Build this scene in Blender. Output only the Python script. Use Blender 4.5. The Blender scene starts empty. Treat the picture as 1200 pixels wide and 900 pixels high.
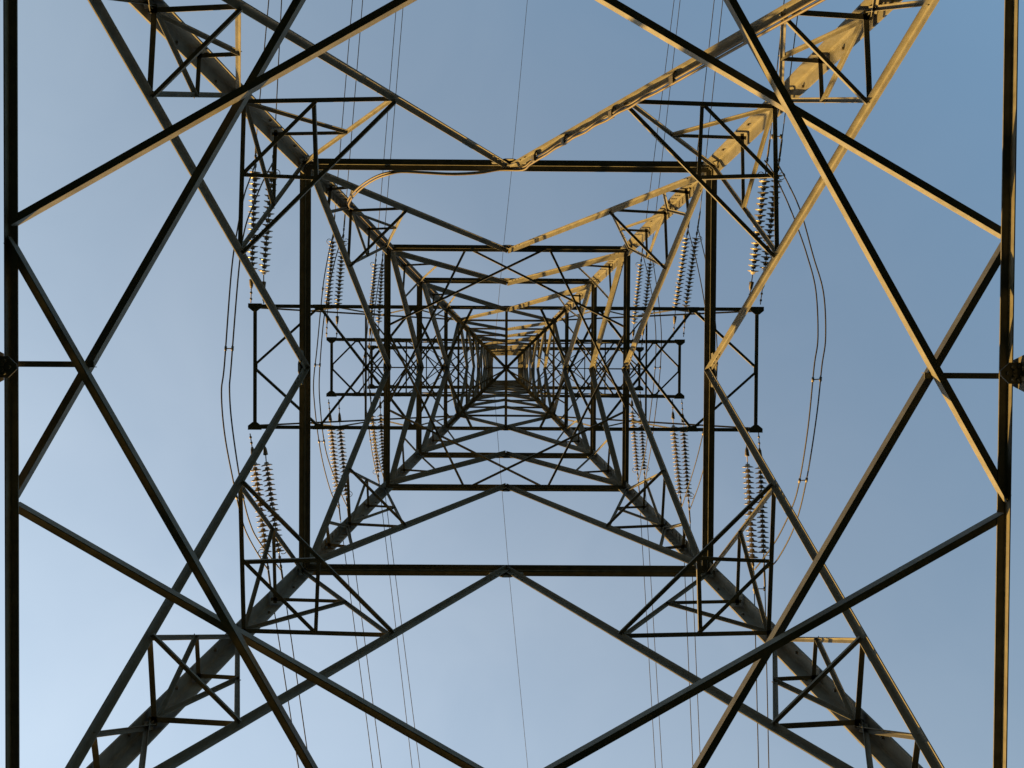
import bpy, math, random
from mathutils import Vector, Matrix

random.seed(7)
C = bpy.context.scene.collection
F = 900.0            # focal length in pixels of the 1200 px wide photograph
CAMZ = 1.6           # eye height above the ground
V = Vector

# ------------------------------------------------------------------ camera
fwd = V((5.7 / F, 12.5 / F, 1)).normalized()
Zc = -fwd
Yc = V((0, -1, 0)); Yc = (Yc - Yc.dot(Zc) * Zc).normalized()
Xc = Yc.cross(Zc)
roll = math.radians(0.36)
Xr = math.cos(roll) * Xc + math.sin(roll) * Yc
Yr = Zc.cross(Xr)
R = Matrix((Xr, Yr, Zc)).transposed()
cam_data = bpy.data.cameras.new("camera")
cam = bpy.data.objects.new("camera", cam_data)
C.objects.link(cam)
cam.matrix_world = Matrix.Translation((0, 0, CAMZ)) @ R.to_4x4()
cam_data.sensor_width = 36
cam_data.lens = 36 * F / 1200
SHX, SHY = 3.0, 6.7
cam_data.shift_x = SHX / 1200
cam_data.shift_y = -SHY / 1200
cam_data.clip_start = 0.05
cam_data.clip_end = 5000
bpy.context.scene.camera = cam

# ------------------------------------------------------------------ light
SUN_EL = math.radians(12.0)
sun_h = V((-0.64, 0.77))
sun_h.normalize()
to_sun = V((sun_h.x * math.cos(SUN_EL), sun_h.y * math.cos(SUN_EL), math.sin(SUN_EL)))
world = bpy.data.worlds.new("World")
bpy.context.scene.world = world
world.use_nodes = True
nt = world.node_tree
bg = nt.nodes["Background"]
sky = nt.nodes.new("ShaderNodeTexSky")
sky.sky_type = 'NISHITA'
sky.sun_disc = False
sky.sun_elevation = SUN_EL
sky.sun_rotation = math.atan2(to_sun.x, to_sun.y)
sky.altitude = 50
sky.air_density = 2.0
sky.dust_density = 2.0
sky.ozone_density = 4.5
# a thin uneven veil of high haze on the sun's side of the sky
wc = nt.nodes.new("ShaderNodeTexCoord")
dot = nt.nodes.new("ShaderNodeVectorMath"); dot.operation = 'DOT_PRODUCT'
dot.inputs[1].default_value = (-0.707, 0.707, 0)
nt.links.new(wc.outputs["Generated"], dot.inputs[0])
vr = nt.nodes.new("ShaderNodeMapRange"); vr.interpolation_type = 'SMOOTHSTEP'
vr.inputs[1].default_value = -1.0; vr.inputs[2].default_value = 1.0
nt.links.new(dot.outputs["Value"], vr.inputs[0])
vn = nt.nodes.new("ShaderNodeTexNoise")
vn.inputs["Scale"].default_value = 5.0; vn.inputs["Detail"].default_value = 5; vn.inputs["Distortion"].default_value = 0.6
nt.links.new(wc.outputs["Generated"], vn.inputs["Vector"])
vm = nt.nodes.new("ShaderNodeMapRange")
vm.inputs[1].default_value = 0.3; vm.inputs[2].default_value = 0.75; vm.inputs[3].default_value = 0.92; vm.inputs[4].default_value = 1.1
nt.links.new(vn.outputs["Fac"], vm.inputs[0])
mul = nt.nodes.new("ShaderNodeMath"); mul.operation = 'MULTIPLY'
nt.links.new(vr.outputs[0], mul.inputs[0]); nt.links.new(vm.outputs[0], mul.inputs[1])
veil = nt.nodes.new("ShaderNodeMixRGB"); veil.blend_type = 'ADD'
veil.inputs[2].default_value = (1.46, 1.37, 1.20, 1)
nt.links.new(mul.outputs[0], veil.inputs[0]); nt.links.new(sky.outputs[0], veil.inputs[1])
nt.links.new(veil.outputs[0], bg.inputs[0])
bg.inputs[1].default_value = 0.075
sl = bpy.data.lights.new("sun", 'SUN')
sl.energy = 5.0
sl.angle = math.radians(0.5)
sl.color = (1.0, 0.57, 0.13)
sun = bpy.data.objects.new("sun", sl)
C.objects.link(sun)
sun.rotation_euler = to_sun.to_track_quat('Z', 'Y').to_euler()
vs = bpy.context.scene.view_settings
vs.view_transform = 'Standard'
vs.look = 'None'
vs.exposure = 1.725
vs.gamma = 1
vs.use_curve_mapping = False


# ------------------------------------------------------------------ materials
def mat(name, base, rough=0.6, metal=0.0, var=0.25, scale=6.0, tint=None, stain=0.0, spec=0.5, bump=0.0):
    m = bpy.data.materials.new(name)
    m.use_nodes = True
    t = m.node_tree
    p = t.nodes["Principled BSDF"]
    p.inputs["Roughness"].default_value = rough
    p.inputs["Metallic"].default_value = metal
    p.inputs["Specular IOR Level"].default_value = spec
    tc = t.nodes.new("ShaderNodeTexCoord")
    n1 = t.nodes.new("ShaderNodeTexNoise")
    n1.inputs["Scale"].default_value = scale
    n1.inputs["Detail"].default_value = 6
    n1.inputs["Roughness"].default_value = 0.65
    t.links.new(tc.outputs["Object"], n1.inputs["Vector"])
    r1 = t.nodes.new("ShaderNodeValToRGB")
    r1.color_ramp.elements[0].position = 0.3
    r1.color_ramp.elements[1].position = 0.7
    lo = [c * (1 - var) for c in base]
    hi = [c * (1 + var) for c in (tint or base)]
    r1.color_ramp.elements[0].color = (*lo, 1)
    r1.color_ramp.elements[1].color = (*hi, 1)
    t.links.new(n1.outputs["Fac"], r1.inputs["Fac"])
    out = r1.outputs["Color"]
    if stain:
        n2 = t.nodes.new("ShaderNodeTexNoise")
        n2.inputs["Scale"].default_value = scale * 0.35
        n2.inputs["Detail"].default_value = 8
        n2.inputs["Roughness"].default_value = 0.75
        t.links.new(tc.outputs["Object"], n2.inputs["Vector"])
        r2 = t.nodes.new("ShaderNodeValToRGB")
        r2.color_ramp.elements[0].position = 0.52
        r2.color_ramp.elements[0].color = (0, 0, 0, 1)
        r2.color_ramp.elements[1].position = 0.72
        r2.color_ramp.elements[1].color = (stain, stain, stain, 1)
        t.links.new(n2.outputs["Fac"], r2.inputs["Fac"])
        mx = t.nodes.new("ShaderNodeMixRGB")
        mx.inputs[2].default_value = (0.10, 0.075, 0.05, 1)
        t.links.new(r2.outputs["Color"], mx.inputs[0])
        t.links.new(out, mx.inputs[1])
        out = mx.outputs[0]
    t.links.new(out, p.inputs["Base Color"])
    if bump:
        b = t.nodes.new("ShaderNodeBump")
        b.inputs["Strength"].default_value = bump
        b.inputs["Distance"].default_value = 0.01
        n3 = t.nodes.new("ShaderNodeTexNoise")
        n3.inputs["Scale"].default_value = scale * 12
        t.links.new(tc.outputs["Object"], n3.inputs["Vector"])
        t.links.new(n3.outputs["Fac"], b.inputs["Height"])
        t.links.new(b.outputs["Normal"], p.inputs["Normal"])
    return m


STEEL = mat("weathered_steel", (0.098, 0.097, 0.087), 0.62, 0.0, 0.2, 7.0, tint=(0.112, 0.11, 0.099), stain=0.2, spec=0.25)
DARKBOLT = mat("bolt_steel", (0.10, 0.09, 0.075), 0.6, 0.2, 0.3, 20)
ALU = mat("weathered_aluminium", (0.05, 0.05, 0.055), 0.7, 0.0, 0.25, 3)
FITTING = mat("forged_fitting", (0.14, 0.125, 0.11), 0.6, 0.2, 0.3, 15)
PORC = mat("glazed_porcelain", (0.21, 0.19, 0.16), 0.3, 0.0, 0.2, 9, stain=0.3)
CABLE = mat("cable_sheath", (0.075, 0.06, 0.042), 0.6, 0.0, 0.25, 8)
GRASS = mat("field_grass", (0.006, 0.013, 0.010), 0.95, 0, 0.4, 0.6, tint=(0.009, 0.017, 0.012), spec=0.0)


# ------------------------------------------------------------------ mesh building
class MB:
    def __init__(self):
        self.v = []; self.f = []; self.smooth = False

    def sweep(self, p0, p1, prof_a, prof_b, prof):
        n = len(self.v); k = len(prof)
        for p in (p0, p1):
            for (x, y) in prof:
                self.v.append(p + prof_a * x + prof_b * y)
        for i in range(k):
            j = (i + 1) % k
            self.f.append((n + i, n + j, n + k + j, n + k + i))
        self.f.append(tuple(n + i for i in reversed(range(k))))
        self.f.append(tuple(n + k + i for i in range(k)))

    def angle(self, p0, p1, a, b, wa, wb=None, t=0.012):
        """L section: heel on the line p0-p1, flanges along a and b"""
        wb = wb or wa
        p0 = V(p0); p1 = V(p1); d = (p1 - p0).normalized()
        a = V(a); a = (a - a.dot(d) * d).normalized()
        b = V(b); b = b - b.dot(d) * d - b.dot(a) * a
        b.normalize()
        self.sweep(p0, p1, a, b, [(0, 0), (wa, 0), (wa, t), (2.5 * t, t), (1.35 * t, 1.35 * t), (t, 2.5 * t), (t, wb), (0, wb)])

    def box(self, p0, p1, a, b, wa, wb):
        p0 = V(p0); p1 = V(p1); d = (p1 - p0).normalized()
        a = V(a); a = (a - a.dot(d) * d).normalized()
        b = V(b); b = (b - b.dot(d) * d - b.dot(a) * a).normalized()
        x, y = wa / 2, wb / 2
        self.sweep(p0, p1, a, b, [(-x, -y), (x, -y), (x, y), (-x, y)])

    def plate(self, pts, nrm, t):
        """flat polygon given by its corners, thickness t along nrm"""
        n = len(self.v); k = len(pts); nrm = V(nrm).normalized()
        for s in (0, t):
            for p in pts: self.v.append(V(p) + nrm * s)
        for i in range(k):
            j = (i + 1) % k
            self.f.append((n + i, n + j, n + k + j, n + k + i))
        self.f.append(tuple(n + i for i in reversed(range(k))))
        self.f.append(tuple(n + k + i for i in range(k)))

    def tube(self, pts, r, seg=6):
        pts = [V(p) for p in pts]
        n = len(self.v)
        ref = V((0.31, 0.17, 0.93)).normalized()
        for i, p in enumerate(pts):
            d = (pts[min(i + 1, len(pts) - 1)] - pts[max(i - 1, 0)]).normalized()
            a = ref - ref.dot(d) * d
            if a.length < 1e-3: a = V((1, 0, 0)) - V((1, 0, 0)).dot(d) * d
            a.normalize(); ref = a; b = d.cross(a)
            rr = r[i] if isinstance(r, (list, tuple)) else r
            for s in range(seg):
                q = 2 * math.pi * s / seg
                self.v.append(p + rr * (math.cos(q) * a + math.sin(q) * b))
        for i in range(len(pts) - 1):
            for s in range(seg):
                s2 = (s + 1) % seg
                self.f.append((n + i * seg + s, n + i * seg + s2, n + (i + 1) * seg + s2, n + (i + 1) * seg + s))
        self.f.append(tuple(n + s for s in reversed(range(seg))))
        e = n + (len(pts) - 1) * seg
        self.f.append(tuple(e + s for s in range(seg)))

    def bolt(self, p, nrm, r=0.017, h=0.02):
        nrm = V(nrm).normalized()
        self.tube([V(p), V(p) + nrm * h], r, 6)

    def lathe(self, prof, seg=14):
        """profile of (z, r) round the local Z axis"""
        n = len(self.v)
        for (z, r) in prof:
            for s in range(seg):
                q = 2 * math.pi * s / seg
                self.v.append(V((r * math.cos(q), r * math.sin(q), z)))
        for i in range(len(prof) - 1):
            for s in range(seg):
                s2 = (s + 1) % seg
                self.f.append((n + i * seg + s, n + i * seg + s2, n + (i + 1) * seg + s2, n + (i + 1) * seg + s))
        self.f.append(tuple(n + s for s in reversed(range(seg))))
        e = n + (len(prof) - 1) * seg
        self.f.append(tuple(e + s for s in range(seg)))

    def build(self, name, m, parent=None, smooth=False):
        me = bpy.data.meshes.new(name)
        me.from_pydata([tuple(p) for p in self.v], [], self.f)
        import bmesh
        bm = bmesh.new(); bm.from_mesh(me)
        bmesh.ops.recalc_face_normals(bm, faces=bm.faces)
        bm.to_mesh(me); bm.free()
        if smooth:
            for p in me.polygons: p.use_smooth = True
        me.materials.append(m)
        o = bpy.data.objects.new(name, me)
        C.objects.link(o)
        if parent: o.parent = parent
        return o


def tag(o, label=None, cat=None, group=None, kind=None):
    if label: o["label"] = label
    if cat: o["category"] = cat
    if group: o["group"] = group
    if kind: o["kind"] = kind
    return o


def empty(name, loc):
    o = bpy.data.objects.new(name, None)
    o.empty_display_size = 0.3
    o.location = loc
    C.objects.link(o)
    return o


def PX(px, py, h):
    """world point h metres above the eye on the sight line through a photo pixel"""
    d = R @ V(((px - 600 + SHX) / F, -(py - 450 + SHY) / F, -1))
    return V((0, 0, CAMZ)) + d * (h / d.z)


# ------------------------------------------------------------------ ground
g = MB()
N = 40
for i in range(N + 1):
    for j in range(N + 1):
        x = 1500 * ((i / N) * 2 - 1) ** 3 if True else 0
        y = 1500 * ((j / N) * 2 - 1) ** 3
        rr = math.hypot(x, y)
        z = 0.0 if rr < 9 else 0.25 * math.sin(x * 0.031) * math.cos(y * 0.027) * min(1, (rr - 9) / 60)
        g.v.append(V((x, y, z)))
for i in range(N):
    for j in range(N):
        a = i * (N + 1) + j
        g.f.append((a, a + 1, a + N + 2, a + N + 1))
tag(g.build("ground", GRASS, smooth=True), "rough grass field under the pylon", "ground", kind="structure")

# ------------------------------------------------------------------ the tower
AX, AY = 0.046, 0.018                 # tower axis relative to the eye
HA, HB, HC, HD, HE = 5.835, 11.79, 16.47, 19.5, 23.0
HF, HG, HH, HM = 25.25, 27.15, 28.9, 30.5
HM2, HN, HT, HT2 = 32.3, 34.2, 36.0, 37.8
HTOP = 44.0


def w(h):
    if h <= HE: return 4.5 - 0.1157 * h
    if h <= HM: return 1.84 + (1.13 - 1.84) * (h - HE) / (HM - HE)
    if h <= HT: return 1.13 + (0.97 - 1.13) * (h - HM) / (HT - HM)
    return 0.97 + (0.84 - 0.97) * (h - HT) / (HTOP - HT)


def W(x, y, h): return V((x + AX, y + AY, h + CAMZ))


# the four faces: rotations of the photo's top face (which looks along -y)
ROT = [(1, 0, 0, 1), (0, -1, 1, 0), (-1, 0, 0, -1), (0, 1, -1, 0)]


def face(k, l, d, h):
    c = ROT[k]
    x, y = l, -d
    return W(c[0] * x + c[1] * y, c[2] * x + c[3] * y, h)


def fdir(k, l, d, z=0.0):
    c = ROT[k]
    x, y = l, -d
    return V((c[0] * x + c[1] * y, c[2] * x + c[3] * y, z))


tower = empty("lattice_pylon", (0, 0, 0))
tag(tower, "tall steel lattice electricity pylon seen straight up from between its four legs", "pylon")

# legs --------------------------------------------------------------
legs = []
for sx, sy in ((-1, -1), (1, -1), (1, 1), (-1, 1)):
    m = MB()
    hs = [-CAMZ - 0.1, HE, HM, HT, HTOP + 0.1]
    bs = [0.22, 0.15, 0.12, 0.10]
    for i in range(4):
        h0, h1 = hs[i], hs[i + 1]
        p0, p1 = W(sx * w(h0), sy * w(h0), h0), W(sx * w(h1), sy * w(h1), h1)
        if i == 0:   # a heavier lower stretch, then a lighter one spliced inside it
            hm = HB + 0.35
            pm = W(sx * w(hm), sy * w(hm), hm)
            m.angle(p0, pm, (-sx, 0, 0), (0, -sy, 0), 0.185, t=0.02)
            q = V((-sx * 0.012, -sy * 0.012, 0))
            m.angle(pm + q, p1 + q, (-sx, 0, 0), (0, -sy, 0), 0.172, t=0.018)
        else:
            m.angle(p0, p1, (-sx, 0, 0), (0, -sy, 0), bs[i], t=0.016)
    leg = m.build("leg", STEEL, tower)
    legs.append(leg)
    # step bolts: nuts on the inner sides of both flanges, alternating
    h = 4.4; i = 0
    proto = None
    while h < 29:
        x, y = sx * (w(h) - 0.028), sy * (w(h) - 0.028)
        off = 0.1
        if i % 2: p = W(x, y - sy * off, h); n = V((-sx, 0, 0))
        else: p = W(x - sx * off, y, h); n = V((0, -sy, 0))
        b = MB(); b.bolt(p - n * 0.015, n, 0.02, 0.034)
        b.build("step_bolt", DARKBOLT, leg)
        h += 0.42; i += 1
    # splice plates with their bolt groups
    for hs0, ln, rows in ((HB + 0.45, 1.2, 7), (HC + 0.5, 0.9, 5)):
        m = MB()
        for ax in (0, 1):
            n = V((0, -sy, 0)) if ax == 0 else V((-sx, 0, 0))
            u = V((-sx, 0, 0)) if ax == 0 else V((0, -sy, 0))
            pts = []
            for hh, uu in ((hs0, 0.04), (hs0 + ln, 0.04), (hs0 + ln, 0.155), (hs0, 0.155)):
                c = W(sx * (w(hh) - 0.033), sy * (w(hh) - 0.033), hh)
                pts.append(c + u * uu)
            m.plate(pts, n, 0.012)
        m2 = MB()
        for ax in (0, 1):
            n = V((0, -sy, 0)) if ax == 0 else V((-sx, 0, 0))
            u = V((-sx, 0, 0)) if ax == 0 else V((0, -sy, 0))
            for r in range(rows):
                hh = hs0 + ln * (r + 0.5) / rows
                for uu in (0.06, 0.095, 0.13):
                    c = W(sx * (w(hh) - 0.045), sy * (w(hh) - 0.045), hh)
                    m2.bolt(c + u * uu, n, 0.015, 0.012)
        m.v_b = None
        sp = m.build("splice_plate", STEEL, leg)
        # bolts belong to the plate's own mesh
        m2o = m2
        me = sp.data
        nv = len(m.v)
        full = MB(); full.v = m.v + m2o.v; full.f = m.f + [tuple(i + nv for i in f) for f in m2o.f]
        me2 = full.build("splice_plate", STEEL, leg)
        me2.data.materials.append(DARKBOLT)
        for p in me2.data.polygons:
            if p.index >= len(m.f): p.material_index = 1
        bpy.data.objects.remove(sp)

rnd = random.Random(3)


def jit(): return rnd.uniform(0.0, 0.008)


# ring beams ----------------------------------------------------------
def ring(h, kind, sz, name="ring_beam", faces=(0, 1, 2, 3), zj=0.0):
    out = []
    ww = w(h)
    for k in faces:
        m = MB()
        e = (k % 2) * 0.006
        off = 0.03
        a, b = face(k, -ww + 0.02, ww - off, h + zj + e), face(k, ww - 0.02, ww - off, h + zj + e)
        inn = fdir(k, 0, -1)
        if kind == 'double':
            gq = 0.001
            m.angle(a + inn * gq, b + inn * gq, inn, (0, 0, -1), sz, sz * 0.6, 0.01)
            m.angle(a - inn * gq, b - inn * gq, -inn, (0, 0, -1), sz, sz * 0.6, 0.01)
        else:
            m.angle(a, b, inn, (0, 0, -1), sz * 0.9, sz * 0.85, 0.009)
        out.append(m.build(name, STEEL, tower))
    return out


ringA = ring(HA, 'single', 0.075)
ringB = ring(HB, 'double', 0.085)
ringC = ring(HC, 'double', 0.07)
ringD = ring(HD, 'double', 0.07)
ringE = ring(HE, 'double', 0.055)
for h, s in ((HF, 0.075), (HG, 0.07), (HH, 0.07)): ring(h, 'single', s)
ring(HM, 'double', 0.05)
for h, s in ((HM2, 0.07), (HN, 0.07)): ring(h, 'single', s, "cage_beam")
ring(HT, 'double', 0.05, "cage_beam")
h = HT + 0.9
i = 0
while h < HTOP + 0.01:
    ring(min(h, HTOP), 'single', 0.07, "cage_beam", zj=0.003 * i)
    h += 0.9; i += 1
ring(HTOP, 'single', 0.09, "cage_beam", zj=0.09)


# star-shaped plan bracing in the rings --------------------------------
def star(h, q, wa, wb, zoff):
    ww = w(h) - 0.03
    qp = lambda k, s: face(k, s * q, ww, h)
    n = 0
    for k in range(4):
        k2 = (k + 1) % 4
        # face k to the next face clockwise: near-far pairs
        for s0, s1 in ((-1, -1), (1, 1)):
            p0 = qp(k, s0); p1 = qp(k2, s1)
            z = V((0, 0, zoff + (0.09 if n % 2 == 0 else 0)))
            dd = (p1 - p0).normalized() * (0.06 if n % 2 else 0.02)
            p0 = p0 + z + dd; p1 = p1 + z - dd
            mid = (p0 + p1) / 2
            out = V((mid.x - AX, mid.y - AY, 0))
            m = MB(); m.angle(p0, p1, out, (0, 0, -1), wa, wb, 0.009)
            m.build("plan_brace", STEEL, tower)
            n += 1
        # strut from the middle of the beam to the crossing of the stars


star(HA, 1.03, 0.085, 0.07, 0.012)
for k in range(4):
    ww = w(HA)
    m = MB(); m.angle(face(k, 0, ww - 0.05, HA + 0.016), face(k, 0, ww - 0.66, HA + 0.016), fdir(k, 1, 0), (0, 0, 1), 0.045, 0.045, 0.006)
    m.build("plan_strut", STEEL, tower)
star(HC, 0.87, 0.05, 0.05, 0.012)
# lower cross-arm level: crossed diaphragm
for (x0, y0, x1, y1, s, dz) in ((-1, -1, 1, 1, 0.085, 0.02), (1, -1, -1, 1, 0.085, 0.035), (0, -1, 0, 1, 0.08, 0.05)):
    ww = w(HE)
    p0, p1 = W(x0 * ww, y0 * ww, HE + dz), W(x1 * ww, y1 * ww, HE + dz)
    d = (p1 - p0).normalized(); side = V((-d.y, d.x, 0))
    m = MB(); m.angle(p0 - side * s / 2, p1 - side * s / 2, side, (0, 0, -1), s, s, 0.008)
    m.build("plan_brace", STEEL, tower)
for sx in (-1, 1):
    p0, p1 = W(0, 0, HE + 0.065), W(sx * w(HE), 0.57 * w(HE), HE + 0.065)
    m = MB(); m.angle(p0, p1, (0, 1, 0), (0, 0, -1), 0.045, 0.045, 0.006)
    m.build("plan_brace", STEEL, tower)

# face bracing -----------------------------------------------------------
def corner(k, s, h, inset=0.0):
    return face(k, s * (w(h) - inset), w(h) - inset, h)


def strut(parent, name, p0, p1, k, sz, down=True, t=0.006):
    p0 = V(p0); p1 = V(p1)
    d = (p1 - p0).normalized()
    inn = fdir(k, 0, -1)
    j = jit()
    p0 = p0 + inn * (0.03 + j); p1 = p1 + inn * (0.03 + j)
    # in-face direction that hangs downwards
    a = V((0, 0, -1)); a = a - a.dot(d) * d
    if a.length < 0.2: a = fdir(k, 1, 0)
    if name == "horizontal_strut": a = -a      # upright flange stands above the flat one
    m = MB(); m.angle(p0, p1, a, inn, sz, sz, t)
    return m.build(name, STEEL, parent)


def panel(h0, h1, wa, wb, apex_up=True, name="face_brace", red=None, rs=0.055, j0=0.024):
    for k in range(4):
        for s in (-1, 1):
            inn = fdir(k, 0, -1)
            if apex_up:
                lo, hi = corner(k, s, h0), face(k, s * 0.004, w(h1), h1)
            else:
                lo, hi = face(k, s * 0.004, w(h0), h0), corner(k, s, h1)
            d = (hi - lo).normalized()
            a = V((0, 0, -1)); a = a - a.dot(d) * d
            j = j0 + jit() + (0.012 if s > 0 else 0)
            m = MB()
            m.angle(lo + inn * j, hi + inn * j, a, inn, wa, wb, 0.011)
            # bolt heads at both ends
            ad = a.normalized()
            for q in (0.25, 0.37, 0.49):
                m.bolt(lo + inn * (j + 0.011) + d * q + ad * wa * 0.55, inn, 0.014, 0.018)
                m.bolt(hi + inn * (j + 0.011) - d * q + ad * wa * 0.55, inn, 0.014, 0.018)
            br = m.build(name, STEEL, tower)
            if not red: continue
            t2h = lambda t: h0 + t * (h1 - h0)

            def D(t):
                hh = t2h(t)
                return face(k, s * w(h0) * (1 - t), w(hh), hh)

            def L(t): return corner(k, s, t2h(t), 0.05)
            for item in red:
                kind = item[0]
                if kind == 'H': strut(br, "horizontal_strut", L(item[1]), D(item[1]), k, rs)
                elif kind == 'R': strut(br, "redundant_strut", D(item[1]), L(item[2]), k, rs * 0.8)
                elif kind == 'M':     # small triangle between leg and redundant
                    t0, t1, tm = item[1:]
                    f = (tm - t0) / (t1 - t0)
                    N_ = D(t0).lerp(L(t1), f)
                    strut(br, "horizontal_strut", L(tm), N_, k, rs * 0.85)
                    strut(br, "redundant_strut", L(t0), N_, k, rs * 0.85)


def hips(h0, h1, t, sz, extra=False):
    hh = h0 + t * (h1 - h0)
    for k in range(4):
        k2 = (k + 1) % 4
        l = w(h0) * (1 - t)
        ins = 0.07
        a = face(k, l, w(hh) - ins, hh)                # on face k, right half
        b = face(k2, -l, w(hh) - ins, hh)              # on the next face, left half
        cdir = (a + b) / 2 - W(0, 0, hh)
        inward = V((-cdir.x, -cdir.y, 0)).normalized()
        m = MB(); m.angle(a + inward * sz, b + inward * sz, -inward, (0, 0, -1), sz, sz * 0.55, 0.006)
        hb = m.build("hip_brace", STEEL, tower)
        if extra:
            mid = (a + b) / 2
            ma = face(k, (l + w(hh)) / 2, w(hh) - ins, hh)
            mb = face(k2, -(l + w(hh)) / 2, w(hh) - ins, hh)
            z = V((0, 0, 0.012))
            for q0, q1, nn in ((ma, mb, 0), (ma, mid, 1), (mb, mid, 2)):
                d = (q1 - q0).normalized()
                m = MB(); m.angle(q0 + z, q1 + z, V((-d.y, d.x, 0)), (0, 0, 1), sz * 0.85, sz * 0.85, 0.006)
                m.build("hip_strut", STEEL, hb)
                z = z + V((0, 0, 0.008))


panel(-CAMZ, HA - 0.1, 0.12, 0.10, j0=-0.09)
panel(HA, HB, 0.085, 0.075, red=[('H', .155), ('R', .155, .30), ('H', .30), ('R', .30, .625), ('M', .30, .625, .445), ('H', .625), ('R', .625, .97), ('M', .625, .97, .785)], rs=0.055)
hips(HA, HB, .30, 0.052)
hips(HA, HB, .625, 0.056, True)
panel(HB, HC, 0.085, 0.095, red=[('H', .19), ('R', .19, .42), ('H', .42), ('R', .42, .95), ('M', .42, .95, .66)], rs=0.05)
hips(HB, HC, .42, 0.052)
panel(HC, HD, 0.09, 0.115, red=[('H', .40), ('R', .40, .95)], rs=0.045)
panel(HD, HE, 0.09, 0.12, red=[('H', .40), ('R', .40, .95)], rs=0.045)
panel(HE, HF, 0.08, 0.10, apex_up=False)
panel(HF, HG, 0.08, 0.10)
panel(HG, HH, 0.08, 0.10)
panel(HH, HM, 0.08, 0.10)
panel(HM, HM2, 0.08, 0.09, apex_up=False, name="cage_brace")
panel(HM2, HN, 0.08, 0.09, name="cage_brace")
panel(HN, HT, 0.08, 0.09, name="cage_brace")
panel(HT, HT2, 0.08, 0.09, apex_up=False, name="cage_brace")
for a_, b_ in ((HT2, 39.35), (39.35, 40.9), (40.9, 42.45), (42.45, HTOP)):
    for k in range(4):
        for s in (-1, 1):
            inn = fdir(k, 0, -1)
            lo, hi = corner(k, s, a_), corner(k, -s, b_)
            d = (hi - lo).normalized()
            a = V((0, 0, -1)); a = a - a.dot(d) * d
            j = 0.014 + (0.014 if s > 0 else 0.0)
            m = MB(); m.angle(lo + inn * j, hi + inn * j, a, inn, 0.08, 0.125, 0.009)
            m.build("cage_brace", STEEL, tower)

# gusset plates at the middle of the bottom ring, and at the nodes
for k in range(4):
    ww = w(HA)
    z = HA - 0.1
    m = MB()
    pts = [face(k, l, ww - i_, z) for l, i_ in ((-0.08, -0.02), (0.08, -0.02), (0.08, 0.085), (0.018, 0.15), (-0.018, 0.15), (-0.08, 0.085))]
    m.plate(pts, (0, 0, 1), 0.01)
    for l, i_ in ((-0.05, 0.02), (-0.02, 0.05), (0.02, 0.05), (0.05, 0.02), (0.0, 0.1), (-0.045, 0.065), (0.045, 0.065)):
        m.bolt(face(k, l, ww - i_, z), (0, 0, -1), 0.013, 0.02)
    m.build("gusset_plate", STEEL, tower)
    m = MB()   # upright plate joining the lower braces to the beam
    inn = fdir(k, 0, -1)
    pts = [face(k, l, w(hh) + 0.005, hh) for l, hh in ((-0.10, HA - 0.02), (0.10, HA - 0.02), (0.22, HA - 0.34), (0.10, HA - 0.40), (-0.10, HA - 0.40), (-0.22, HA - 0.34))]
    m.plate(pts, inn, 0.012)
    for s in (-1, 1):
        for q in range(3):
            hh = HA - 0.14 - 0.1 * q
            m.bolt(face(k, s * (0.04 + 0.045 * q), w(hh) - 0.007, hh), inn, 0.016, 0.02)
    m.build("gusset_plate", STEEL, tower)
    for hh0, sz in ((HB, 0.24), (HC, 0.2), (HD, 0.18), (HE, 0.16)):
        m = MB()
        pts = [face(k, l, w(hh) - 0.02, hh) for l, hh in ((-sz, hh0 + 0.05), (sz, hh0 + 0.05), (sz * 1.1, hh0 - 0.12), (0.06, hh0 - 0.26), (-0.06, hh0 - 0.26), (-sz * 1.1, hh0 - 0.12))]
        m.plate(pts, inn, 0.008)
        m.build("gusset_plate", STEEL, tower)

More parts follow.
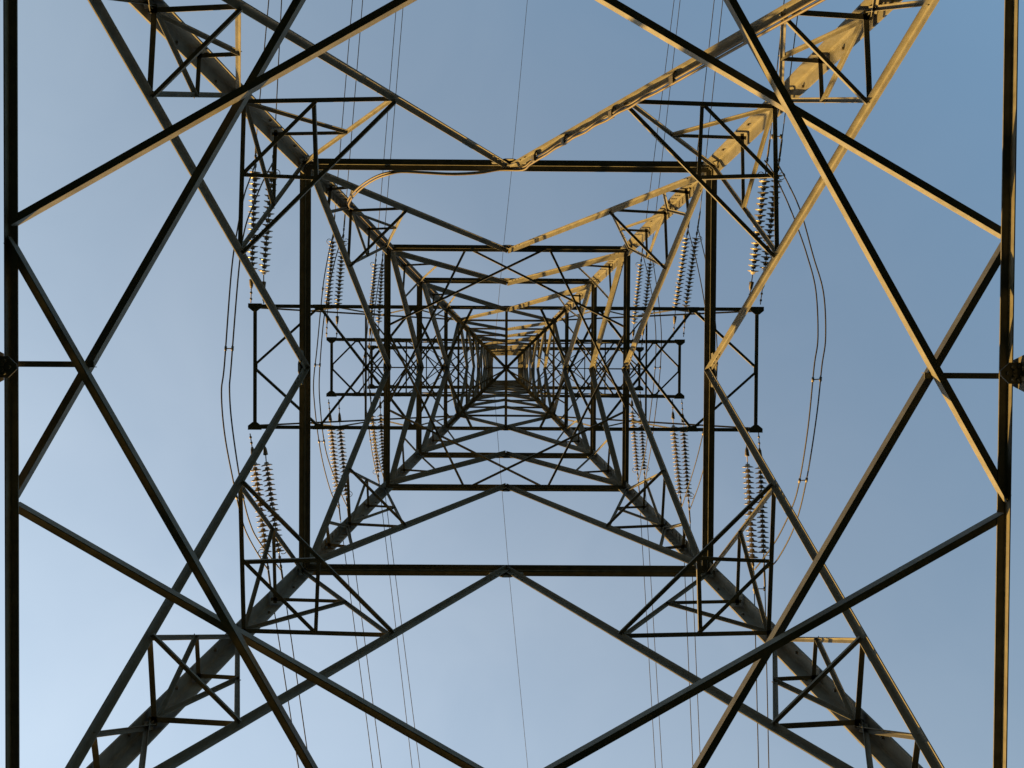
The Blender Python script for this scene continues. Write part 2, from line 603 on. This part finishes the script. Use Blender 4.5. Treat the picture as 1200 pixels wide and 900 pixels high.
# cross-arms ----------------------------------------------------------------
def cross_arm(sx, h, h2, L, nodes, cs, ls, topstrut):
    ww = w(h)
    tip = L + 0.16
    m = MB()
    q = 0.008
    p0, p1 = W(sx * L, -ww + 0.06, h + 0.02), W(sx * L, ww - 0.06, h + 0.02)
    m.sweep(p0, p1, V((1, 0, 0)), V((0, 0, 1)), [(-cs, 0), (cs, 0), (cs, .009), (.009, .009), (.009, cs), (-.009, cs), (-.009, .009), (-cs, .009)])
    arm = m.build("cross_arm", STEEL, tower)
    for sy in (-1, 1):
        y = sy * ww
        # bottom chord: tee with a wide horizontal flange
        a, b = W(sx * (ww - 0.05), y - sy * 0.03, h + 0.004), W(sx * tip, y - sy * 0.03, h + 0.004)
        m = MB()
        m.sweep(a, b, V((0, 1, 0)), V((0, 0, 1)), [(-cs, 0), (cs, 0), (cs, .009), (.011, .009), (.011, cs), (-.011, cs), (-.011, .009), (-cs, .009)])
        m.build("bottom_chord", STEEL, arm)
        # top chord sloping up to the body
        a, b = W(sx * w(h2), sy * (w(h2) - 0.02), h2), W(sx * (L - 0.02), sy * (ww - 0.045), h + 0.1)
        m = MB()
        m.angle(a, b, (0, -sy, 0), (0, 0, 1), cs * 0.95, cs * 0.95, 0.008)
        m.build("top_chord", STEEL, arm)
    z = h + 0.016
    # plan lacing in the bottom plane
    zz = [0]

    def brace(x0, y0, x1, y1, s, hz=None, nm="lacing_brace"):
        zz[0] += 1
        hz0 = hz if hz is not None else z + 0.011 * (zz[0] % 3)
        p0, p1 = W(sx * x0, y0, hz0), W(sx * x1, y1, hz0)
        d = (p1 - p0).normalized(); sd = V((-d.y, d.x, 0))
        q = MB(); q.angle(p0 - sd * s / 2, p1 - sd * s / 2, sd, (0, 0, 1), s, s, 0.007)
        q.build(nm, STEEL, arm)
    n0 = nodes[0]
    for sy in (-1, 1):
        brace(L - 0.03, sy * 0.09, n0, sy * (ww - 0.04), ls)
        for i in range(len(nodes) - 1):
            brace(nodes[i], sy * (ww - 0.04), nodes[i + 1], -sy * (ww - 0.04), ls)
    # struts in the plane of the top chords
    xs = topstrut
    f = (xs - w(h2)) / (L - w(h2))
    yt = w(h2) + (ww - w(h2)) * f; ht = h2 + (h + 0.1 - h2) * f
    brace(xs, -yt, xs, yt, ls * 0.8, ht - 0.02)
    for sy in (-1, 1): brace(xs, sy * yt, w(h2) + 0.1, -sy * w(h2), ls * 0.6, ht + 0.1 + 0.02 * sy)
    brace(xs, 0, w(h2) + 0.35 * (xs - w(h2)), 0, ls * 0.55, ht + 0.25)
    # side lacing between bottom and top chords
    for sy in (-1, 1):
        xsn = [w(h2) + (L - w(h2)) * q for q in (0.0, 0.2, 0.4, 0.58, 0.74)]
        for i in range(len(xsn) - 1):
            x0, x1 = xsn[i], xsn[i + 1]
            fa = (x1 - w(h2)) / (L - w(h2)); f0 = (x0 - w(h2)) / (L - w(h2))
            def top(x, fr): return W(sx * x, sy * (w(h2) + (ww - w(h2)) * fr - 0.03), h2 + (h + 0.1 - h2) * fr)
            bot0 = W(sx * x0, sy * (ww - 0.03), h + 0.02)
            p0, p1 = (bot0, top(x1, fa)) if i % 2 else (W(sx * x1, sy * (ww - 0.03), h + 0.02), top(x0, f0))
            q = MB(); q.angle(p0, p1, (0, -sy, 0), (0, 0, 1), ls * 0.6, ls * 0.6, 0.006)
            q.build("side_lacing", STEEL, arm)
    # gusset plates: end corners, end middle, chord nodes
    g0 = 0.8 * cs / 0.055
    for sy in (-1, 1):
        q = MB()
        y0 = sy * (ww + 0.05); y1 = sy * (ww - 0.09 * g0); y2 = sy * (ww - 0.23 * g0)
        pts = [(L + 0.2, y0), (L + 0.2, y1), (L + 0.08 * g0, y2), (L - 0.08 * g0, y2), (L - 0.26 * g0, y1), (L - 0.26 * g0, y0)]
        q.plate([W(sx * x, y, h - 0.012) for x, y in pts], (0, 0, 1), 0.012)
        q.build("gusset_plate", STEEL, arm)
        for xn in nodes[:-1]:
            q = MB()
            pts = [(xn - 0.22 * g0, sy * (ww + 0.03)), (xn + 0.22 * g0, sy * (ww + 0.03)), (xn + 0.15 * g0, sy * (ww - 0.18 * g0)), (xn - 0.15 * g0, sy * (ww - 0.18 * g0))]
            q.plate([W(sx * x, y, h - 0.012) for x, y in pts], (0, 0, 1), 0.01)
            q.build("gusset_plate", STEEL, arm)
    q = MB()
    pts = [(L + 0.04, -0.14), (L + 0.04, 0.14), (L - 0.08, 0.12), (L - 0.08, -0.12)]
    q.plate([W(sx * x, y, h + 0.006) for x, y in pts], (0, 0, 1), 0.01)
    q.build("gusset_plate", STEEL, arm)
    return arm


L1, L2, L3 = 294 * HE / F, 204 * HM / F, 157 * HT / F
for sx in (-1, 1):
    cross_arm(sx, HE, HF, L1, [219 * HE / F, 109 * HE / F, 40 * HE / F], 0.055, 0.075, 173 * HE / F)
    cross_arm(sx, HM, HM2, L2, [174 * HM / F, 128 * HM / F, 82 * HM / F, 36 * HM / F], 0.055, 0.065, 120 * HM / F)
    cross_arm(sx, HT, HT2, L3, [133 * HT / F, 100 * HT / F, 66 * HT / F, 30 * HT / F], 0.055, 0.06, 95 * HT / F)

# beam across the very top that carries the earth wire
m = MB()
m.box(W(-w(HTOP), 0, HTOP + 0.1), W(w(HTOP), 0, HTOP + 0.1), (0, 1, 0), (0, 0, 1), 0.10, 0.12)
m.build("earth_wire_beam", STEEL, tower)

# ------------------------------------------------------------------ insulators
disc_m = MB()
disc_m.lathe([(-0.073, 0.014), (-0.06, 0.016), (-0.06, 0.055), (-0.008, 0.072), (-0.002, 0.085), (0.010, 0.13), (0.030, 0.164),
              (0.044, 0.166), (0.044, 0.118), (0.034, 0.10), (0.046, 0.085), (0.034, 0.066), (0.048, 0.05), (0.04, 0.03), (0.05, 0.016), (0.073, 0.014)], 18)
disc_proto = disc_m.build("disc", PORC, smooth=True)
disc_mesh = disc_proto.data
bpy.data.objects.remove(disc_proto)
ND = 18


def shape(p0, d, prof, seg=8):
    """body of revolution along direction d starting at p0: (distance, radius)"""
    m = MB(); m.tube([p0 + d * s for s, _ in prof], [r for _, r in prof], seg)
    return m


def insulator(att, near, far, h, drop, label, side):
    """attachment, first and last disc as photo pixels"""
    pa = PX(*att, h - 0.02); pn = PX(*near, h - 0.12); pf = PX(*far, h - drop)
    d = (pf - pn).normalized()
    pitch = (pf - pn).length / ND
    root = empty("insulator_string", pa)
    tag(root, label, "insulator", "insulator strings on the cross-arms")
    inv = Matrix.Translation(-pa)

    def part(m, name, mt, smooth=True):
        m.v = [inv @ v for v in m.v]
        return m.build(name, mt, root, smooth)
    dl = (pn - pa).normalized(); ln = (pn - pa).length
    m = MB(); m.tube([pa, pn], 0.016, 6)
    for q in (0.1, 0.3, 0.48): m.tube([pa + dl * ln * q, pa + dl * (ln * q + 0.06)], 0.036, 6)
    part(m, "link_rod", FITTING)
    m = shape(pa, dl, [(ln * 0.5, 0.025), (ln * 0.54, 0.05), (ln * 0.74, 0.07), (ln * 0.76, 0.07), (ln * 0.78, 0.02)])
    part(m, "turnbuckle", FITTING)
    rot = d.to_track_quat('Z', 'Y')
    for i in range(ND):
        o = bpy.data.objects.new("disc", disc_mesh)
        C.objects.link(o); o.parent = root
        o.rotation_mode = 'QUATERNION'; o.rotation_quaternion = rot
        o.location = pn + d * pitch * (i + 0.5) - pa
        o.scale = (1, 1, pitch / 0.146)
    # far end: arcing horn ring, clevis, dead-end clamp
    lat = V((side, 0, 0)); lat = (lat - lat.dot(d) * d).normalized(); up = d.cross(lat)
    m = MB()
    cc = pf - d * 0.05
    hoop = [cc + lat * (0.13 + 0.10 * math.cos(a)) + d * (-0.10 * math.sin(a)) for a in [math.pi * (1 - 1.75 * i / 14) for i in range(15)]]
    m.tube(hoop, 0.012, 5)
    part(m, "arcing_horn", FITTING)
    m = shape(pf, d, [(0, 0.016), (0.08, 0.02), (0.1, 0.04), (0.2, 0.042), (0.22, 0.02), (0.34, 0.022), (0.36, 0.036), (0.44, 0.036), (0.46, 0.02), (0.5, 0.03), (0.95, 0.028), (1.0, 0.017)])
    part(m, "dead_end_clamp", FITTING)
    return pf, d


ARM = {'lo': (HE, "longest", 0.55), 'mi': (HM, "middle", 0.6), 'up': (HT, "shortest", 0.6)}
SIDE = {'l': "left", 'r': "right"}
END = {'t': "top", 'b': "bottom"}
# attachment, first disc, last disc (photo pixels) of the outer and the inner string; then wire pixels near the frame edge
STR = {
    ('lo', 'l', 't'): [((294, 355), (295, 319), (299, 200), (315, 0)), ((309, 356), (309, 322), (319, 200), (330, 0))],
    ('lo', 'l', 'b'): [((293, 508), (298, 541), (312, 649), (350, 900)), ((309, 508), (312, 541), (327, 648), (363, 900))],
    ('lo', 'r', 't'): [((891, 357), (896, 318), (911, 204), (937, 0)), ((877, 357), (882, 322), (897, 204), (919, 0))],
    ('lo', 'r', 'b'): [((889, 507), (891, 545), (895, 649), (901, 900)), ((874, 507), (876, 543), (882, 655), (889, 900))],
    ('mi', 'l', 't'): [((382.5, 395), (384, 362), (390, 282), (413, 0)), ((394.5, 395), (395.5, 363), (402, 281), (425, 0))],
    ('mi', 'l', 'b'): [((385, 468), (388, 501), (396, 580), (437, 900)), ((397, 468), (398.5, 501), (406, 581), (447, 900))],
    ('mi', 'r', 't'): [((801, 395), (803.5, 361), (816, 278), (847, 0)), ((789, 395), (791.5, 363), (804.7, 278), (837, 0))],
    ('mi', 'r', 'b'): [((799, 468), (801, 503), (806.7, 583), (821, 900)), ((788, 468), (789, 498), (797, 579), (812, 900))],
    ('up', 'l', 't'): [((432.5, 407), (434.6, 378), (440, 309), (465, 0)), ((443, 407), (443.7, 379), (448, 309), (473, 0))],
    ('up', 'l', 'b'): [((434, 457), (436, 486), (443, 554), (483, 900)), ((445, 457), (446, 485), (449.5, 552), (492, 900))],
    ('up', 'r', 't'): [((752, 407), (754.5, 378), (762, 308), (797, 0)), ((741, 407), (743, 380), (751, 309), (790, 0))],
    ('up', 'r', 'b'): [((750, 457), (751, 483), (755, 551), (776, 900)), ((740, 457), (741, 482), (747, 552), (768, 900))],
}
for (lv, sd, en), pair in STR.items():
    h, nm, drop = ARM[lv]
    for i, (att, near, far, edge) in enumerate(pair):
        which = ("outer", "inner")[i]
        side = -1 if (sd == 'l') == (i == 0) else 1
        lab = f"{which} ribbed insulator string from the {nm} {SIDE[sd]} cross-arm towards the {END[en]} edge"
        pf, d = insulator(att, near, far, h, drop, lab, side)
        # the conductor: through the frame-edge pixel, then on with a long sag
        start = pf + d * 0.9
        pe = PX(*edge, h - drop - 1.15)
        dv = pe - start
        pts = [start]
        span = dv.length
        for q in (0.35, 0.7, 1.0, 1.6, 2.5, 4, 6, 9, 12):
            p = start + dv * q
            p.z = start.z + dv.z * q + (0.035 * (q - 1) ** 2 * 1.0 if q > 1 else 0)
            pts.append(p)
        m = MB(); m.tube(pts, 0.0155, 5)
        wl = f"{which} overhead wire from the {nm} {SIDE[sd]} cross-arm to the {END[en]} edge"
        tag(m.build("conductor", ALU, smooth=True), wl, "wire", "overhead conductors")


# ------------------------------------------------------------------ jumper loops
def smooth_pts(pts, n=7):
    out = []
    for i in range(len(pts) - 1):
        p0 = pts[max(i - 1, 0)]; p1 = pts[i]; p2 = pts[i + 1]; p3 = pts[min(i + 2, len(pts) - 1)]
        for s in range(n):
            t = s / n
            out.append(0.5 * ((2 * p1) + (p2 - p0) * t + (2 * p0 - 5 * p1 + 4 * p2 - p3) * t * t + (3 * p1 - p0 - 3 * p2 + p3) * t ** 3))
    out.append(pts[-1])
    return out


JUMP = {
    ('lo', 'r'): ([(909, 188), (922, 212), (938, 247), (953, 300), (965, 343), (967.5, 395), (963, 430), (957, 487), (945, 563), (931, 617), (910, 657), (896, 667)],
                  [(896, 188), (906, 202), (922, 235), (934, 265), (946, 300), (956, 340), (958.5, 395), (954, 430), (947, 500), (937, 563), (928, 595), (909, 634), (884, 668)]),
    ('lo', 'l'): ([(300, 190), (292, 212), (286, 230), (278, 270), (271, 320), (263, 427), (259.5, 460), (263, 507), (272, 557), (283, 607), (293, 633), (314, 668)],
                  [(320, 190), (308, 213), (298, 237), (287, 268), (280, 315), (271, 427), (269, 460), (273, 507), (284, 578), (294, 616), (306, 638), (329, 668)]),
    ('mi', 'l'): ([(391, 272), (386, 293), (380, 325), (376.5, 355), (371.5, 408), (367.5, 446), (368.5, 473), (373, 512), (379, 545), (388, 577), (397, 596)],
                  [(403, 272), (394, 300), (387, 330), (380, 370), (376, 412), (374, 450), (375.5, 480), (379, 512), (385, 540), (399, 577), (408, 596)]),
    ('mi', 'r'): ([(818, 268), (827, 306), (836, 358), (840, 400), (840, 440), (836, 490), (829, 530), (820, 565), (808, 598)],
                  [(806, 268), (817, 310), (826, 358), (830.5, 400), (830.5, 440), (827, 490), (821, 520), (813, 550), (799, 594)]),
    ('up', 'r'): ([(764, 297), (767, 318), (771.5, 350), (775, 390), (774, 427), (771, 460), (766, 500), (762, 530), (756, 564)],
                  [(753, 297), (760, 325), (765, 352), (768.5, 390), (768, 427), (765, 460), (760, 500), (756, 530), (748, 564)]),
    ('up', 'l'): ([(441, 297), (437, 330), (432, 372), (429, 402), (425.5, 431), (426.5, 457), (431, 492), (437, 535), (444, 566)],
                  [(449, 297), (443, 335), (438, 372), (435, 402), (432, 431), (433, 457), (437, 492), (442, 530), (451, 566)]),
}
SPAC = {('lo', 'r'): (0.53, 0.76), ('lo', 'l'): (0.46, 0.8), ('mi', 'l'): (0.22, 0.48, 0.74), ('mi', 'r'): (0.48, 0.72), ('up', 'r'): (0.27, 0.5, 0.75), ('up', 'l'): (0.45, 0.8)}
WHERE = {0: "near its upper end", 1: "near its middle", 2: "near its lower end"}


def point_at(pts, ty):
    y0, y1 = pts[0].y, pts[-1].y
    y = y0 + (y1 - y0) * ty
    for a, b in zip(pts, pts[1:]):
        if (a.y - y) * (b.y - y) <= 0 and a.y != b.y: return a.lerp(b, (y - a.y) / (b.y - a.y)), (b - a).normalized()
    return pts[len(pts) // 2], V((0, 1, 0))


def spacer(p, q, label):
    c = (p[0] + q[0]) / 2
    m = MB()
    m.v = []
    m.tube([p[0] - c, q[0] - c], 0.016, 6)
    root = m.build("spacer", FITTING, smooth=True); root.location = c
    tag(root, label, "spacer", "spacers between paired wires")
    for e in (p, q):
        m = MB(); d = e[1]
        m.tube([e[0] - c - d * 0.06, e[0] - c + d * 0.06], 0.034, 7)
        m.build("clamp", FITTING, root, True)


for (lv, sd), (a, b) in JUMP.items():
    h, nm, drop = ARM[lv]
    both = []
    for i, px in enumerate((a, b)):
        n = len(px)
        raw = []
        ys = [p[1] for p in px]
        for (x, y) in px:
            t = (y - ys[0]) / (ys[-1] - ys[0]) * 2 - 1
            raw.append(PX(x, y, h - drop - 0.1 - 2.3 * (1 - abs(t) ** 2.2)))
        pts = smooth_pts(raw)
        both.append(pts)
        m = MB(); m.tube(pts, 0.02, 6)
        which = ("outer", "inner")[i]
        tag(m.build("jumper_wire", ALU, smooth=True), f"{which} slack jumper wire looping beside the end of the {nm} {SIDE[sd]} cross-arm", "wire", "jumper loops")
    ts = SPAC[(lv, sd)]
    for j, t in enumerate(ts):
        wh = WHERE[j + 1] if len(ts) == 2 else WHERE[j]
        spacer(point_at(both[0], t), point_at(both[1], t), f"small bar spacer on the jumper pair of the {nm} {SIDE[sd]} cross-arm, {wh}")

# spacers on two of the line pairs
def line_pts(px0, px1, h0, h1): 
    p = PX(*px0, h0); q = PX(*px1, h1)
    return p, (q - p).normalized()


spacer(line_pts((915, 160), (918, 140), HE - .85, HE - .9), line_pts((905, 160), (907, 140), HE - .85, HE - .9),
       "small bar spacer on the wire pair above the longest right cross-arm")
spacer(line_pts((896, 690), (896, 710), HE - .8, HE - .85), line_pts((883.5, 690), (884, 710), HE - .8, HE - .85),
       "small bar spacer on the wire pair below the longest right cross-arm")

# ------------------------------------------------------------------ earth wire
for en, mid, edge, s in (('top', (583, 400), (618, 0), 'upper'), ('bottom', (577, 462), (618.5, 900), 'lower')):
    p0 = PX(577, 431, HTOP + 0.05)
    p1 = PX(*((590, 290) if en == 'top' else (587, 560)), HTOP - 0.4)
    p2 = PX(*((600, 195) if en == 'top' else (596, 667)), HTOP - 0.75)
    p3 = PX(*edge, HTOP - 1.6)
    d = (p3 - p2)
    pts = [p0, p1, p2, p3] + [p3 + d * q for q in (1, 2, 4, 7)]
    m = MB(); m.tube(pts, 0.013, 5)
    tag(m.build("earth_wire", ALU, smooth=True), f"single thin earth wire from the pylon top to the middle of the {en} edge", "wire", "earth wires")

# ------------------------------------------------------------------ cables clipped to the top right brace
def along_brace(t, drop, inn_):
    hh = HA + t * (HB - HA)
    k = 0
    return face(k, w(HA) * (1 - t), w(hh) - inn_, hh) + V((-drop * 0.45, 0, -drop))


for ci, (dz, ii, nm) in enumerate(((0.05, 0.155, "upper"), (0.055, 0.20, "lower"))):
    pts = []
    for t in [0.02 + 0.031 * q for q in range(31)]:
        sag = 0.035 * math.sin(t * 47) ** 2 * (0.4 + ci * 0.6) if 0.55 < t < 0.93 else 0.0
        pts.append(along_brace(t, dz + sag - 0.1 * max(0, t - 0.8) / 0.2, ii))
    # along the underside of the ring beam, then a free loop to the leg and up it
    hb = HB - 0.11 - 0.02 * ci
    for x, y in ((585, 198), (560, 202), (530, 203.5), (500, 202), (470, 200.5)): pts.append(PX(x + ci, y + 1.2 * ci, hb))
    for x, y, h in ((455, 202, HB - .12), (440, 207, HB + .05), (425, 216, HB + .35), (414, 226, HB + .8), (408, 234, HB + 1.3), (407, 240, HB + 1.7)): pts.append(PX(x + 2.2 * ci, y + 2.0 * ci, h))
    for hh in [HB + 2.1 + 0.8 * q for q in range(10)]:
        pts.append(W(-w(hh) + 0.1 + 0.05 * ci, -w(hh) + 0.07, hh))
    m = MB(); m.tube(smooth_pts(pts, 4), 0.016, 6)
    cb = m.build("cable", CABLE, smooth=True)
    tag(cb, f"{nm} brown cable of the two clipped along the sunlit brace near the top edge", "cable", "cables clipped to the pylon")
    if ci == 1:
        for t in (0.2, 0.36, 0.51, 0.66, 0.80, 0.90):
            c = along_brace(t, 0.055, 0.16)
            d = (along_brace(t + .01, 0.055, 0.16) - c).normalized()
            m = MB()
            m.box(c - d * 0.03, c + d * 0.03, (0, 1, 0), (0, 0, 1), 0.09, 0.05)
            m.box(c - d * 0.01 + V((0.0, -0.03, 0.02)), c - d * 0.01 + V((0.02, -0.1, 0.03)), d, (0, 1, 0), 0.02, 0.02)
            m.build("cable_clamp", DARKBOLT, cb)
